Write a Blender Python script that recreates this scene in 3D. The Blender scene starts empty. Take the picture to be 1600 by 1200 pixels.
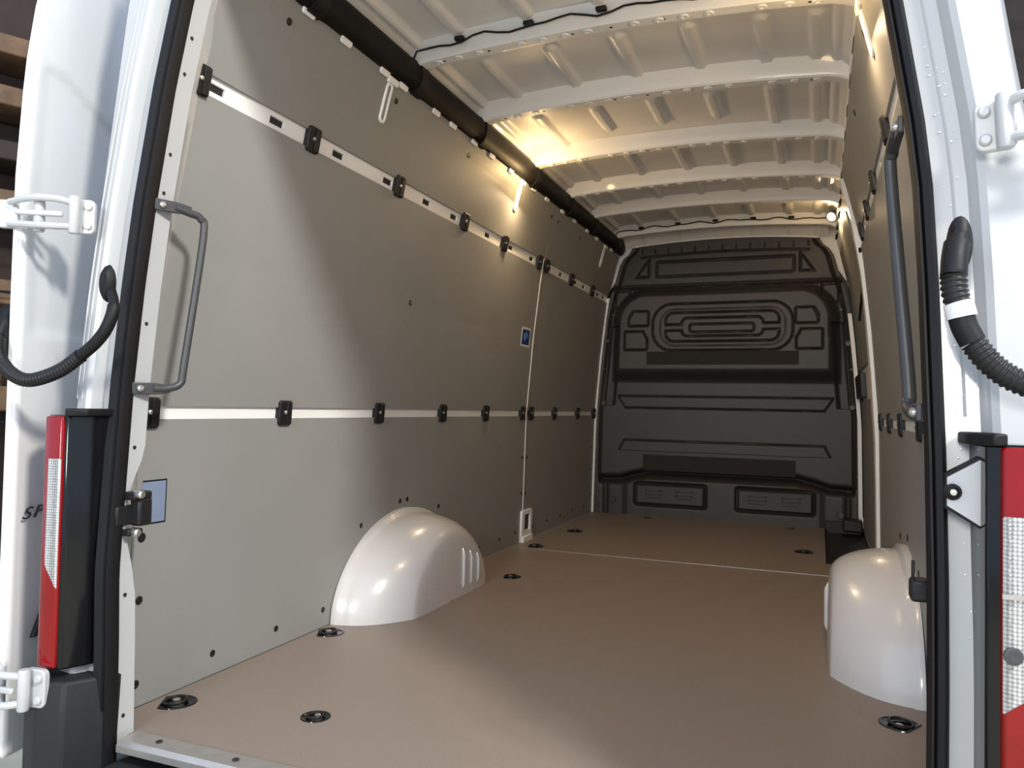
import bpy, bmesh, math, random
import numpy as np
from mathutils import Matrix, Vector
random.seed(4)
PI = math.pi
scene = bpy.context.scene
COL = scene.collection

# ------------------------------------------------------------------ camera, world, lights, exposure
cam_data = bpy.data.cameras.new('camera')
cam_data.sensor_width = 36.0
cam_data.lens = 27.236
cam_data.clip_start = 0.02
cam = bpy.data.objects.new('camera', cam_data)
COL.objects.link(cam)
CAM_R = Matrix(((0.9293, -0.0080, 0.3691), (0.3686, -0.0356, -0.9289), (0.0206, 0.9993, -0.0301))).to_4x4()
cam.matrix_world = Matrix.Translation((0.6145, -1.1144, 0.72)) @ CAM_R
scene.camera = cam

scene.view_settings.view_transform = 'Standard'
scene.view_settings.look = 'None'
scene.view_settings.gamma = 1.0
scene.view_settings.use_curve_mapping = False
scene.view_settings.exposure = 0.50

world = bpy.data.worlds.new('garage_air')
scene.world = world
world.use_nodes = True
bg = world.node_tree.nodes['Background']
bg.inputs['Color'].default_value = (0.73, 0.87, 1.14, 1)
bg.inputs['Strength'].default_value = 0.86


def area_light(name, loc, target, size, power, color):
    d = bpy.data.lights.new(name, 'AREA')
    d.shape = 'DISK'
    d.size = size
    d.energy = power
    d.color = color
    o = bpy.data.objects.new(name, d)
    o.location = loc
    o.rotation_euler = (Vector(target) - Vector(loc)).to_track_quat('-Z', 'Y').to_euler()
    COL.objects.link(o)
    return o


area_light('garage_lamp', (4.20, -2.15, 4.60), (-0.5, 0.7, 0.6), 0.75, 330, (1.0, 0.97, 0.90))
area_light('fill_light_behind', (0.1, -5.2, 2.0), (0.0, 1.5, 1.1), 1.1, 105, (1.0, 0.95, 0.87))  # unseen fill light, added to brighten the van interior


def point_light(name, loc, power, radius, color=(1.0, 0.66, 0.30)):
    d = bpy.data.lights.new(name, 'POINT')
    d.energy = power
    d.shadow_soft_size = radius
    d.color = color
    o = bpy.data.objects.new(name, d)
    o.location = loc
    COL.objects.link(o)
    return o


# ------------------------------------------------------------------ materials
def mat(name, color, rough=0.5, metal=0.0, coat=0.0, spec=0.5, noise=None, bump=None, trans=0.0, emit=None):
    m = bpy.data.materials.new(name)
    m.use_nodes = True
    nt = m.node_tree
    p = nt.nodes['Principled BSDF']
    p.inputs['Base Color'].default_value = (*color, 1)
    p.inputs['Roughness'].default_value = rough
    p.inputs['Metallic'].default_value = metal
    p.inputs['Coat Weight'].default_value = coat
    p.inputs['Coat Roughness'].default_value = 0.06
    p.inputs['Specular IOR Level'].default_value = spec
    p.inputs['Transmission Weight'].default_value = trans
    if emit:
        p.inputs['Emission Color'].default_value = (*emit[0], 1)
        p.inputs['Emission Strength'].default_value = emit[1]
    tc = nt.nodes.new('ShaderNodeTexCoord')
    if noise:                                  # (scale, amount, detail)
        n = nt.nodes.new('ShaderNodeTexNoise')
        n.inputs['Scale'].default_value = noise[0]
        n.inputs['Detail'].default_value = noise[2]
        nt.links.new(tc.outputs['Object'], n.inputs['Vector'])
        r = nt.nodes.new('ShaderNodeValToRGB')
        a = noise[1]
        r.color_ramp.elements[0].position = 0.3
        r.color_ramp.elements[1].position = 0.7
        r.color_ramp.elements[0].color = (*[c * (1 - a) for c in color], 1)
        r.color_ramp.elements[1].color = (*[min(1, c * (1 + a)) for c in color], 1)
        nt.links.new(n.outputs['Fac'], r.inputs['Fac'])
        nt.links.new(r.outputs['Color'], p.inputs['Base Color'])
    if bump:                                   # (scale, strength)
        n = nt.nodes.new('ShaderNodeTexNoise')
        n.inputs['Scale'].default_value = bump[0]
        n.inputs['Detail'].default_value = 3
        nt.links.new(tc.outputs['Object'], n.inputs['Vector'])
        b = nt.nodes.new('ShaderNodeBump')
        b.inputs['Strength'].default_value = bump[1]
        b.inputs['Distance'].default_value = 0.002
        nt.links.new(n.outputs['Fac'], b.inputs['Height'])
        nt.links.new(b.outputs['Normal'], p.inputs['Normal'])
    return m


M = dict(
    white=mat('white_paint_darkened', (0.47, 0.48, 0.48), 0.32, coat=0.5, noise=(6, 0.015, 2)),  # same paint as inside, darkened to offset the strong light on the outside
    doorw=mat('white_paint_door_lightened', (0.66, 0.665, 0.655), 0.32, coat=0.5, noise=(6, 0.015, 2)),  # same paint as the pillars, lightened to make up for weaker light here
    inner=mat('white_paint_inner_lightened', (0.87, 0.87, 0.85), 0.42, coat=0.15, noise=(5, 0.02, 2)),  # same paint again, lightened to lift the dim interior
    roof=mat('roof_sheet', (0.80, 0.785, 0.765), 0.42, coat=0.15, noise=(4, 0.05, 3)),
    panel=mat('grey_wall_board', (0.255, 0.256, 0.243), 0.52, noise=(3, 0.04, 3), bump=(900, 0.04)),
    floor=mat('coated_plywood', (0.218, 0.178, 0.150), 0.48, noise=(420, 0.20, 2), bump=(500, 0.10)),
    black=mat('black_plastic', (0.013, 0.013, 0.0135), 0.42, spec=0.3, noise=(20, 0.1, 2)),
    gloss=mat('gloss_black', (0.005, 0.005, 0.006), 0.10, spec=0.35, noise=(8, 0.1, 2)),
    arch=mat('arch_cover_plastic', (0.60, 0.59, 0.575), 0.25, coat=0.5, noise=(5, 0.02, 2)),
    duct=mat('matt_black_duct', (0.005, 0.0045, 0.004), 0.6, spec=0.2, noise=(20, 0.1, 2)),
    rubber=mat('black_rubber', (0.0045, 0.0045, 0.005), 0.55, spec=0.3, noise=(30, 0.1, 2), bump=(60, 0.08)),
    bulk=mat('dark_moulded_plastic', (0.034, 0.0315, 0.0305), 0.50, noise=(12, 0.06, 2), bump=(700, 0.12)),
    strip=mat('anti_slip_strip', (0.014, 0.012, 0.011), 0.8, noise=(300, 0.2, 2)),
    bumper=mat('grained_bumper_plastic', (0.016, 0.0165, 0.0175), 0.6, spec=0.3, noise=(15, 0.08, 2), bump=(400, 0.15)),
    metal=mat('zinc_metal', (0.62, 0.60, 0.57), 0.3, metal=0.9, noise=(25, 0.08, 2)),
    alu=mat('aluminium_strip', (0.46, 0.44, 0.41), 0.38, metal=0.7, noise=(30, 0.06, 2)),
    grey=mat('dark_grey_powder_coat', (0.045, 0.046, 0.048), 0.42, noise=(40, 0.08, 2)),
    red=mat('red_lens', (0.22, 0.002, 0.003), 0.12, coat=0.2, spec=0.35, noise=(10, 0.1, 2)),
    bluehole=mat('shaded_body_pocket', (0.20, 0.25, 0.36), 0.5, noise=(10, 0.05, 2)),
    hole=mat('dark_opening', (0.012, 0.013, 0.016), 0.6, noise=(10, 0.1, 2)),
    tape=mat('white_tape', (0.74, 0.73, 0.72), 0.6, noise=(60, 0.05, 2)),
    blue=mat('blue_print', (0.012, 0.045, 0.20), 0.45, noise=(10, 0.04, 2)),
    label=mat('white_sticker', (0.8, 0.8, 0.78), 0.45, noise=(20, 0.02, 2)),
    letter=mat('black_chrome_letter', (0.01, 0.01, 0.01), 0.25, noise=(10, 0.1, 2)),
    concrete=mat('concrete_floor', (0.50, 0.47, 0.36), 0.8, noise=(7, 0.2, 6), bump=(80, 0.3)),
    wood=mat('rack_wood', (0.15, 0.085, 0.042), 0.7, noise=(9, 0.35, 5)),
    darkwood=mat('dark_wood', (0.035, 0.022, 0.016), 0.8, noise=(5, 0.3, 4)),
    lamp_lens=mat('lamp_lens', (1, 0.9, 0.7), 0.4, emit=((1.0, 0.72, 0.30), 14.0), noise=(10, 0.02, 2)),
    lamp_white=mat('lamp_lens_bright', (1, 0.95, 0.85), 0.4, emit=((1.0, 0.84, 0.56), 22.0), noise=(10, 0.02, 2)),
)


def clear_lens_mat():
    m = mat('clear_lens', (0.66, 0.66, 0.63), 0.12, coat=0.6, noise=(14, 0.12, 2))
    nt = m.node_tree
    p = nt.nodes['Principled BSDF']
    tc = nt.nodes.new('ShaderNodeTexCoord')
    v = nt.nodes.new('ShaderNodeTexVoronoi')
    v.feature = 'F1'
    v.inputs['Scale'].default_value = 190
    v.inputs['Randomness'].default_value = 0.12
    nt.links.new(tc.outputs['Object'], v.inputs['Vector'])
    r = nt.nodes.new('ShaderNodeValToRGB')
    r.color_ramp.elements[0].color = (0.55, 0.55, 0.52, 1)
    r.color_ramp.elements[1].color = (0.13, 0.13, 0.13, 1)
    r.color_ramp.elements[0].position = 0.25
    r.color_ramp.elements[1].position = 0.75
    nt.links.new(v.outputs['Distance'], r.inputs['Fac'])
    nt.links.new(r.outputs['Color'], p.inputs['Base Color'])
    b = nt.nodes.new('ShaderNodeBump')
    b.inputs['Strength'].default_value = 0.5
    b.inputs['Distance'].default_value = 0.003
    nt.links.new(v.outputs['Distance'], b.inputs['Height'])
    nt.links.new(b.outputs['Normal'], p.inputs['Normal'])
    return m


M['clear'] = clear_lens_mat()


# ------------------------------------------------------------------ mesh helpers
class MB:
    def __init__(s):
        s.v = []
        s.f = []

    def add(s, vs, fs, mtx=None):
        o = len(s.v)
        for p in vs:
            p = Vector(p)
            s.v.append(tuple(mtx @ p) if mtx is not None else tuple(p))
        for f in fs:
            s.f.append([i + o for i in f])
        return s

    def box(s, c, d, mtx=None):
        x, y, z = (k / 2 for k in d)
        vs = [(c[0] + i * x, c[1] + j * y, c[2] + k * z) for i in (-1, 1) for j in (-1, 1) for k in (-1, 1)]
        return s.add(vs, [(0, 1, 3, 2), (4, 6, 7, 5), (0, 4, 5, 1), (2, 3, 7, 6), (0, 2, 6, 4), (1, 5, 7, 3)], mtx)

    def prism(s, prof, a, b, axis, mtx=None):
        """closed 2D profile extruded along axis (0,1,2) from a to b"""
        n = len(prof)

        def P(p, t):
            q = list(p)
            q.insert(axis, t)
            return tuple(q)
        vs = [P(p, a) for p in prof] + [P(p, b) for p in prof]
        fs = [(i, (i + 1) % n, n + (i + 1) % n, n + i) for i in range(n)]
        fs += [tuple(range(n - 1, -1, -1)), tuple(range(n, 2 * n))]
        return s.add(vs, fs, mtx)

    def loft(s, rings, closed=True, caps=True, mtx=None):
        n = len(rings[0])
        vs = [p for r in rings for p in r]
        fs = []
        for k in range(len(rings) - 1):
            for i in range(n if closed else n - 1):
                j = (i + 1) % n
                fs.append((k * n + i, k * n + j, (k + 1) * n + j, (k + 1) * n + i))
        if caps and closed:
            fs.append(tuple(range(n - 1, -1, -1)))
            fs.append(tuple(range((len(rings) - 1) * n, len(rings) * n)))
        return s.add(vs, fs, mtx)

    def tube(s, path, rad, n=12, mtx=None, caps=True):
        pts = [Vector(p) for p in path]
        rads = rad if isinstance(rad, (list, tuple)) else [rad] * len(pts)
        up = Vector((0.13, 0.31, 0.94)).normalized()
        rings = []
        prev = None
        for i, p in enumerate(pts):
            t = (pts[min(i + 1, len(pts) - 1)] - pts[max(i - 1, 0)]).normalized()
            if prev is None:
                a = t.cross(up).normalized()
            else:
                a = (prev - t * prev.dot(t)).normalized()
            prev = a
            b = t.cross(a)
            rings.append([tuple(p + (a * math.cos(2 * PI * k / n) + b * math.sin(2 * PI * k / n)) * rads[i]) for k in range(n)])
        return s.loft(rings, True, caps, mtx)

    def lathe(s, prof, n=20, mtx=None):
        """prof: (radius, height) pairs; axis z"""
        rings = [[(r * math.cos(2 * PI * k / n), r * math.sin(2 * PI * k / n), h) for k in range(n)] for r, h in prof]
        return s.loft(rings, True, True, mtx)

    def grid(s, P):
        h, w = P.shape[:2]
        o = len(s.v)
        s.v += [tuple(p) for p in P.reshape(-1, 3)]
        for i in range(h - 1):
            for j in range(w - 1):
                a = o + i * w + j
                s.f.append((a, a + 1, a + w + 1, a + w))
        return s

    def build(s, name, m, parent=None, smooth=False, bevel=0.0, seg=2, angle=35):
        me = bpy.data.meshes.new(name)
        me.from_pydata(s.v, [], s.f)
        bm = bmesh.new()
        bm.from_mesh(me)
        bmesh.ops.recalc_face_normals(bm, faces=bm.faces)
        bm.to_mesh(me)
        bm.free()
        me.materials.append(m)
        o = bpy.data.objects.new(name, me)
        COL.objects.link(o)
        if parent:
            o.parent = parent
        if bevel:
            b = o.modifiers.new('edge', 'BEVEL')
            b.width = bevel
            b.segments = seg
            b.limit_method = 'ANGLE'
            b.angle_limit = math.radians(30)
            b.harden_normals = False
        if smooth or bevel:
            for p in me.polygons:
                p.use_smooth = True
            me.set_sharp_from_angle(angle=math.radians(angle))
        return o


def rrect(w, h, r, n=5):
    r = min(r, w / 2 - 1e-5, h / 2 - 1e-5)
    out = []
    for cx, cy, a0 in ((w / 2 - r, h / 2 - r, 0), (-w / 2 + r, h / 2 - r, 90), (-w / 2 + r, -h / 2 + r, 180), (w / 2 - r, -h / 2 + r, 270)):
        for k in range(n + 1):
            a = math.radians(a0 + 90 * k / n)
            out.append((cx + r * math.cos(a), cy + r * math.sin(a)))
    return out


def tag(o, label=None, cat=None, group=None, kind=None):
    if label:
        o['label'] = label
    if cat:
        o['category'] = cat
    if group:
        o['group'] = group
    if kind:
        o['kind'] = kind
    return o


def thing(name, label, cat, loc=(0, 0, 0), mtx=None, group=None):
    o = bpy.data.objects.new(name, None)
    o.empty_display_size = 0.05
    COL.objects.link(o)
    if mtx is not None:
        o.matrix_world = mtx
    else:
        o.location = loc
    return tag(o, label, cat, group)


def smoothpath(pts, n=10):
    """Catmull-Rom through pts"""
    P = [Vector(p) for p in pts]
    P = [2 * P[0] - P[1]] + P + [2 * P[-1] - P[-2]]
    out = []
    for i in range(1, len(P) - 2):
        for k in range(n):
            t = k / n
            a, b, c, d = P[i - 1], P[i], P[i + 1], P[i + 2]
            out.append(0.5 * ((2 * b) + (c - a) * t + (2 * a - 5 * b + 4 * c - d) * t * t + (3 * b - a - 3 * c + d) * t ** 3))
    out.append(P[-2])
    return [tuple(p) for p in out]


# ------------------------------------------------------------------ van geometry (metres; y runs forward from the rear sill, x to the right)
WZ = [0.0, 0.23, 0.68, 1.09, 1.45, 1.52, 1.73, 1.86]
WX = [0.868, 0.864, 0.856, 0.824, 0.784, 0.771, 0.720, 0.680]
SEAM_Y = 2.80
FRONT_Y = 4.19


def wall_x(z):
    return float(np.interp(z, WZ, WX))


def yr(z):
    return 0.12 + 0.085 * max(0.0, z - 0.35)


def wall_mtx(y, z, side, off=0.0):
    """local x along the van, local y up the wall, local z into the van; side -1 left, +1 right"""
    e = 0.03
    tx = (wall_x(z + e) - wall_x(z - e)) * side
    up = Vector((tx, 0, 2 * e)).normalized()
    u = Vector((0, 1, 0)) if side < 0 else Vector((0, -1, 0))
    n = u.cross(up).normalized()
    o = Vector((side * wall_x(z), y, z)) + n * off
    return Matrix(((u.x, up.x, n.x, o.x), (u.y, up.y, n.y, o.y), (u.z, up.z, n.z, o.z), (0, 0, 0, 1)))


def wall_sheet(mb, y0, y1, z0, z1, side, front, back, nz=8):
    """solid board that follows the wall profile; front/back are offsets into the van"""
    zs = [z0 + (z1 - z0) * k / nz for k in range(nz + 1)]
    prof = [(side * (wall_x(z) - front), z) for z in zs] + [(side * (wall_x(z) - back), z) for z in reversed(zs)]
    mb.prism(prof, y0, y1, 1)


# ------------------------------------------------------------------ floor
fl = MB().box((0, 2.2, -0.030), (1.78, 4.1, 0.02)).build('floor', M['black'])
tag(fl, 'brown grey coated plywood floor of the cargo bay', None, None, 'structure')
XF = 0.865
MB().box((0, (0.155 + 2.625) / 2, -0.010), (2 * XF, 2.625 - 0.155, 0.020)).build('floor_board', M['floor'], fl, bevel=0.002)
f2 = [(-XF, 2.632), (0.648, 2.632), (0.648, 2.632), (XF, 2.632), (XF, 2.93), (0.65, 2.93), (0.65, 4.16), (0.60, 4.185), (-XF, 4.185)]
f2 = [(-XF, 2.632), (XF, 2.632), (XF, 2.93), (0.65, 2.93), (0.65, 4.185), (-XF, 4.185)]
MB().prism(f2, -0.020, 0.0, 2).build('floor_board', M['floor'], fl)
MB().box((-0.0, 2.6285, -0.004), (2 * XF, 0.009, 0.012)).build('joint_strip', M['alu'], fl)

# metal sill strip and the step edge
sill = MB().prism([(0.110, -0.016), (0.110, -0.002), (0.118, 0.007), (0.165, 0.007), (0.165, 0.003), (0.120, -0.001), (0.116, -0.016)], -0.745, 0.745, 0).build('trim_1', M['alu'])
tag(sill, 'brushed metal sill strip along the rear edge of the plywood floor', None, None, 'structure')
for x in (-0.66, -0.46, -0.2, 0.1, 0.4, 0.66):
    MB().lathe([(0.007, 0), (0.007, 0.002), (0.004, 0.0035), (0.0005, 0.0035)], 12, Matrix.Translation((x, 0.142, 0.007))).build('screw', M['hole'], sill)

# step well by the sliding door
sw = thing('entry_step', 'black plastic step well beside the floor, by the right sliding door', 'step', (0.757, 3.56, -0.25))
MB().box((0.0, 0, 0.02), (0.205, 1.23, 0.04)).build('tread', M['black'], sw, bevel=0.006)
MB().box((0.0, 0.60, 0.17), (0.205, 0.03, 0.26)).build('end_wall', M['black'], sw, bevel=0.004)
MB().box((-0.094, 0, 0.14), (0.016, 1.17, 0.20)).build('riser', M['black'], sw, bevel=0.003)
MB().box((0.05, 0.55, 0.29), (0.11, 0.13, 0.07)).build('cover', M['black'], sw, bevel=0.008)

# ------------------------------------------------------------------ side walls
CLIPS_UP = [0.313, 0.758, 1.261, 1.807, 2.25, 2.738, 2.855, 3.314, 3.771]
CLIPS_LOW = [0.268, 0.765, 1.293, 1.797, 2.247, 2.735, 2.865, 3.271, 3.747, 4.13]
SLOTS = [0.375, 0.607, 0.90, 1.197, 1.483, 1.72, 2.068, 2.35, 2.640, 2.93, 3.13, 3.42, 3.60, 3.93, 4.08]


def make_wall(side):
    name = 'wall_left' if side < 0 else 'wall_right'
    y1 = 4.18 if side < 0 else 2.66
    mb = MB()
    wall_sheet(mb, 0.30, y1, 0.0, 1.80, side, -0.022, -0.034, 14)
    w = tag(mb.build(name, M['inner']), None, None, None, 'structure')
    w['label'] = 'left wall of grey boards split by two white rails' if side < 0 else 'right wall of grey boards seen edge on'
    spans = [(0.245, SEAM_Y - 0.004), (SEAM_Y + 0.004, y1)] if side < 0 else [(0.245, y1)]
    for a, b in spans:
        for z0, z1 in ((0.0, 0.674), (0.706, 1.468), (1.517, 1.800)):
            m = MB()
            wall_sheet(m, a, b, z0, z1, side, 0.0, -0.007, 8)
            m.build('wall_board', M['panel'], w)
    m = MB()
    wall_sheet(m, 0.325, 4.60, -0.30, 1.86, side, -0.085, -0.095, 16)
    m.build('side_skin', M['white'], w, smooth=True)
    # rails: the lower one plain, the upper one with slots
    m = MB()
    wall_sheet(m, 0.26, y1, 0.665, 0.715, side, -0.008, -0.016, 2)
    m.build('rail', M['inner'], w)
    m = MB()
    edges = [0.26]
    for s in SLOTS:
        if s < y1 - 0.05:
            edges += [s - 0.029, s + 0.029]
    edges.append(y1)
    wall_sheet(m, 0.26, y1, 1.460, 1.483, side, -0.008, -0.016, 2)
    wall_sheet(m, 0.26, y1, 1.503, 1.527, side, -0.008, -0.016, 2)
    for k in range(0, len(edges), 2):
        wall_sheet(m, edges[k], edges[k + 1], 1.483, 1.503, side, -0.008, -0.016, 2)
    m.build('rail', M['inner'], w)
    for s in SLOTS:
        if s < y1 - 0.05:
            m = MB()
            wall_sheet(m, s - 0.028, s + 0.028, 1.4835, 1.5025, side, -0.0135, -0.018, 1)
            m.build('slot', M['hole'], w)
    return w


WL = make_wall(-1)
WR = make_wall(1)
m = MB()
wall_sheet(m, SEAM_Y - 0.003, SEAM_Y + 0.003, 0.14, 1.52, -1, 0.003, -0.006, 10)
m.build('joint_strip', M['inner'], WL)
m = MB()
wall_sheet(m, 4.172, 4.20, 0.0, 1.50, -1, 0.012, -0.01, 10)
m.build('edge_strip', M['inner'], WL)

# black plugs in the boards
PL = [(0.266, 0.397, 9), (0.267, 0.25, 9), (0.268, 0.054, 9), (0.516, 0.056, 8), (0.773, 0.055, 8), (1.005, 0.056, 8), (1.21, 0.299, 8), (1.475, 0.356, 8),
      (1.529, 0.358, 8), (1.799, 0.301, 8), (2.234, 0.058, 8), (0.562, 1.742, 9), (1.128, 1.741, 9), (1.713, 1.739, 9), (1.446, 1.106, 9), (2.758, 1.739, 8),
      (2.871, 1.735, 8), (3.284, 1.735, 8), (2.766, 0.453, 8), (2.835, 0.450, 8), (2.772, 0.261, 8), (2.835, 0.255, 8), (2.484, 0.059, 8), (2.70, 0.061, 8),
      (2.967, 0.061, 8), (3.218, 0.061, 8), (3.46, 0.062, 8), (3.712, 0.064, 8), (3.976, 0.06, 8), (4.11, 0.13, 8), (4.11, 0.30, 8), (4.11, 0.455, 8)]
plug_me = None


def disc(r):
    return MB().lathe([(r, -0.001), (r, 0.0012), (r * 0.85, 0.0022), (r * 0.4, 0.0016), (0.0004, 0.0014)], 16)


PLUG = disc(0.0115).build('plug', M['black'], WL, smooth=True)
PLUG.matrix_local = wall_mtx(PL[0][0], PL[0][1], -1)
for y, z, r in PL[1:]:
    c = PLUG.copy()
    COL.objects.link(c)
    c.matrix_local = wall_mtx(y, z, -1) @ Matrix.Scale(r / 10, 4)
for y, z in ((1.128, 1.741), (1.713, 1.739), (1.70, 0.33), (1.475, 0.356), (1.21, 0.299), (2.234, 0.06)):
    c = PLUG.copy()
    COL.objects.link(c)
    c.parent = WR
    c.matrix_local = wall_mtx(y, z, 1)
sc_ = MB().lathe([(0.0045, 0.001), (0.0045, 0.004), (0.002, 0.005), (0.0002, 0.005)], 10).build('screw', M['metal'], WL, smooth=True)
sc_.matrix_local = wall_mtx(1.446, 1.106, -1)


# rail clips
def clip_things():
    prof = rrect(0.056, 0.074, 0.010)
    body = MB().prism(prof, -0.008, 0.013, 2)
    bo = body.build('body', M['black'], None, bevel=0.003)
    rid = MB().box((0.012, 0, 0.0145), (0.022, 0.066, 0.004))
    ro = rid.build('ridge', M['black'], None, bevel=0.0015)
    sc = MB().lathe([(0.0062, 0.012), (0.0062, 0.016), (0.003, 0.0185), (0.0003, 0.0185)], 12).build('screw', M['metal'], None, smooth=True)
    sc.location = (-0.004, 0.002, 0)
    ords = ['first', 'second', 'third', 'fourth', 'fifth', 'sixth', 'seventh', 'eighth', 'ninth', 'tenth']
    first = True
    rows = [(-1, 1.493, CLIPS_UP, 'upper', 'left'), (-1, 0.690, CLIPS_LOW, 'lower', 'left'),
            (1, 0.690, [1.118, 1.609, 2.035, 2.466], 'lower', 'right'), (1, 1.493, [0.66, 1.19, 1.70, 2.08, 2.45], 'upper', 'right')]
    for side, z, ys, row, sd in rows:
        for i, y in enumerate(ys):
            t = thing('rail_clip', f'black plastic clip on {row} rail of {sd} wall, {ords[i]} from the rear opening', 'clip', mtx=wall_mtx(y, z, side, -0.004), group=f'clips along the {row} rail of the {sd} wall')
            for src in (bo, ro, sc):
                if first:
                    src.parent = t
                else:
                    c = src.copy()
                    COL.objects.link(c)
                    c.parent = t
            first = False


clip_things()

# white slotted brackets that show through the upper boards
BRK = [(-1, 1.07, 'white slotted roof bracket hanging over the left board, nearest the rear opening'),
       (-1, 2.27, 'brightly lit slotted bracket on the left board under the left cargo lamp'),
       (-1, 3.80, 'narrow white bracket on the left board close to the bulkhead'),
       (1, 1.07, 'yellow lit slotted bracket at the top of the right wall')]
for side, y, lab in BRK:
    t = thing('slotted_bracket', lab, 'bracket', mtx=wall_mtx(y, 1.715, side, 0.0), group='slotted brackets at the top of the walls')
    outer = rrect(0.036, 0.135, 0.017, 6)
    inner = rrect(0.018, 0.115, 0.0088, 6)
    mb = MB()
    n = len(outer)
    vs = [(*p, 0.006) for p in outer] + [(*p, 0.006) for p in inner] + [(*p, -0.004) for p in outer] + [(*p, -0.004) for p in inner]
    fs = []
    for i in range(n):
        j = (i + 1) % n
        fs += [(i, j, n + j, n + i), (2 * n + i, 2 * n + j, j, i), (n + i, n + j, 3 * n + j, 3 * n + i), (2 * n + i, 3 * n + i, 3 * n + j, 2 * n + j)]
    mb.add(vs, fs)
    mb.build('frame', M['inner'], t, bevel=0.0015)
    MB().prism(rrect(0.020, 0.117, 0.0098, 6), -0.005, -0.001, 2).build('slot', M['hole'], t)
    MB().box((0.006, 0.073, 0.006), (0.060, 0.022, 0.012)).build('flange', M['inner'], t, bevel=0.003)

# ------------------------------------------------------------------ ceiling: roof sheet, ribs, cant rails
RIBS = [0.60, 1.185, 1.738, 2.3575, 2.933, 3.416, 3.988]


def rib_z(x):
    return 1.912 - 0.031 * (x / 0.70) ** 2


def sheet_z(x):
    ax = abs(x)
    z = 1.982 - 0.026 * (ax / 0.6) ** 2
    z -= 0.055 * max(0, (ax - 0.64) / 0.08) ** 1.2
    return z


nx, ny = 181, 501
X = np.linspace(-0.72, 0.72, nx)
Yv = np.linspace(0.22, 4.25, ny)
XX, YY = np.meshgrid(X, Yv)
ZZ = 1.982 - 0.026 * (XX / 0.6) ** 2 - 0.055 * np.maximum(0, (np.abs(XX) - 0.64) / 0.08) ** 1.2


def capsule(x0, y0, y1, w, h):
    d = np.sqrt((XX - x0) ** 2 + np.where(YY < y0, YY - y0, np.where(YY > y1, YY - y1, 0)) ** 2)
    t = np.clip((w - d) / 0.012, 0, 1)
    return h * t * t * (3 - 2 * t)


BX = [-0.51, -0.268, -0.03, 0.203, 0.431, 0.595]
bays = list(zip(RIBS[:-1], RIBS[1:])) + [(0.22, 0.60)]
for i, (a, b) in enumerate(bays):
    for k, bx in enumerate(BX):
        y0, y1 = a + 0.225, b + 0.02
        if abs(a - 1.738) < 0.01 and 0 < k < 4:
            y0, y1 = 1.99, 2.225
        ZZ -= capsule(bx, y0, y1, 0.026, 0.013)
ZZ -= 0.012 * np.clip((0.016 - np.abs(np.abs(XX) - 0.655)) / 0.01, 0, 1)
mb = MB()
mb.grid(np.stack([XX, YY, ZZ], -1))
ceil_ = mb.build('ceiling', M['roof'], None, smooth=True, angle=60)
tag(ceil_, 'bare white painted roof sheet with pressed beads', None, None, 'structure')
# closed outer roof skin above it
mb = MB()
for a, b in ((-1, 1),):
    xs = np.linspace(-0.80, 0.80, 25)
    top = [(x, 2.10 - 0.16 * (x / 0.80) ** 6 - 0.05 * (x / 0.80) ** 2) for x in xs]
    bot = [(x, z - 0.012) for x, z in reversed(top)]
    mb.prism(top + bot, 0.20, 4.6, 1)
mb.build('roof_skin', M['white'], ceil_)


def make_rib(y, y_is_header=False):
    sec = [(-0.022, 0.075), (-0.018, 0.060), (-0.006, 0.006), (0.0, 0.0), (0.042, 0.0), (0.047, 0.004), (0.050, 0.014), (0.082, 0.018), (0.084, 0.030), (0.084, 0.075)]
    rings = []
    for x in np.linspace(-0.705, 0.705, 41):
        drop = 0.018 * max(0, (abs(x) - 0.64) / 0.065) ** 1.5
        rings.append([(x, y + dy, rib_z(x) - drop + (min(dz, 0.062) if dz < 0.07 else dz - 0.006)) for dy, dz in sec])
    mb = MB().loft(rings, True, True)
    return mb.build('roof_rib', M['inner'], ceil_, smooth=True, angle=28)


BOSS = None
for i, y in enumerate(RIBS):
    r = make_rib(y)
    for k in range(17):
        x = -0.60 + k * 0.075
        if k % 5 == 3 or y > 3.0:
            continue
        mtx = Matrix.Translation((x, y + 0.022, rib_z(x) + 0.001)) @ Matrix.Rotation(PI, 4, 'X')
        if BOSS is None:
            BOSS = MB().lathe([(0.016, -0.001), (0.015, 0.002), (0.012, 0.0045), (0.006, 0.0045), (0.005, 0.002), (0.0004, 0.002)], 16).build('boss', M['inner'], r, smooth=True)
            BOSS.matrix_local = mtx
        else:
            c = BOSS.copy()
            COL.objects.link(c)
            c.parent = r
            c.matrix_local = mtx
    mb = MB()
    for k in range(9):
        x = -0.58 + k * 0.145 + (0.02 if k % 2 else 0)
        mb.lathe([(0.0055, -0.001), (0.005, 0.0006), (0.0003, 0.0006)], 10, Matrix.Translation((x, y + 0.0225, rib_z(x))) @ Matrix.Rotation(PI, 4, 'X'))
    mb.build('rib_holes', M['hole'], r)
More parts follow.
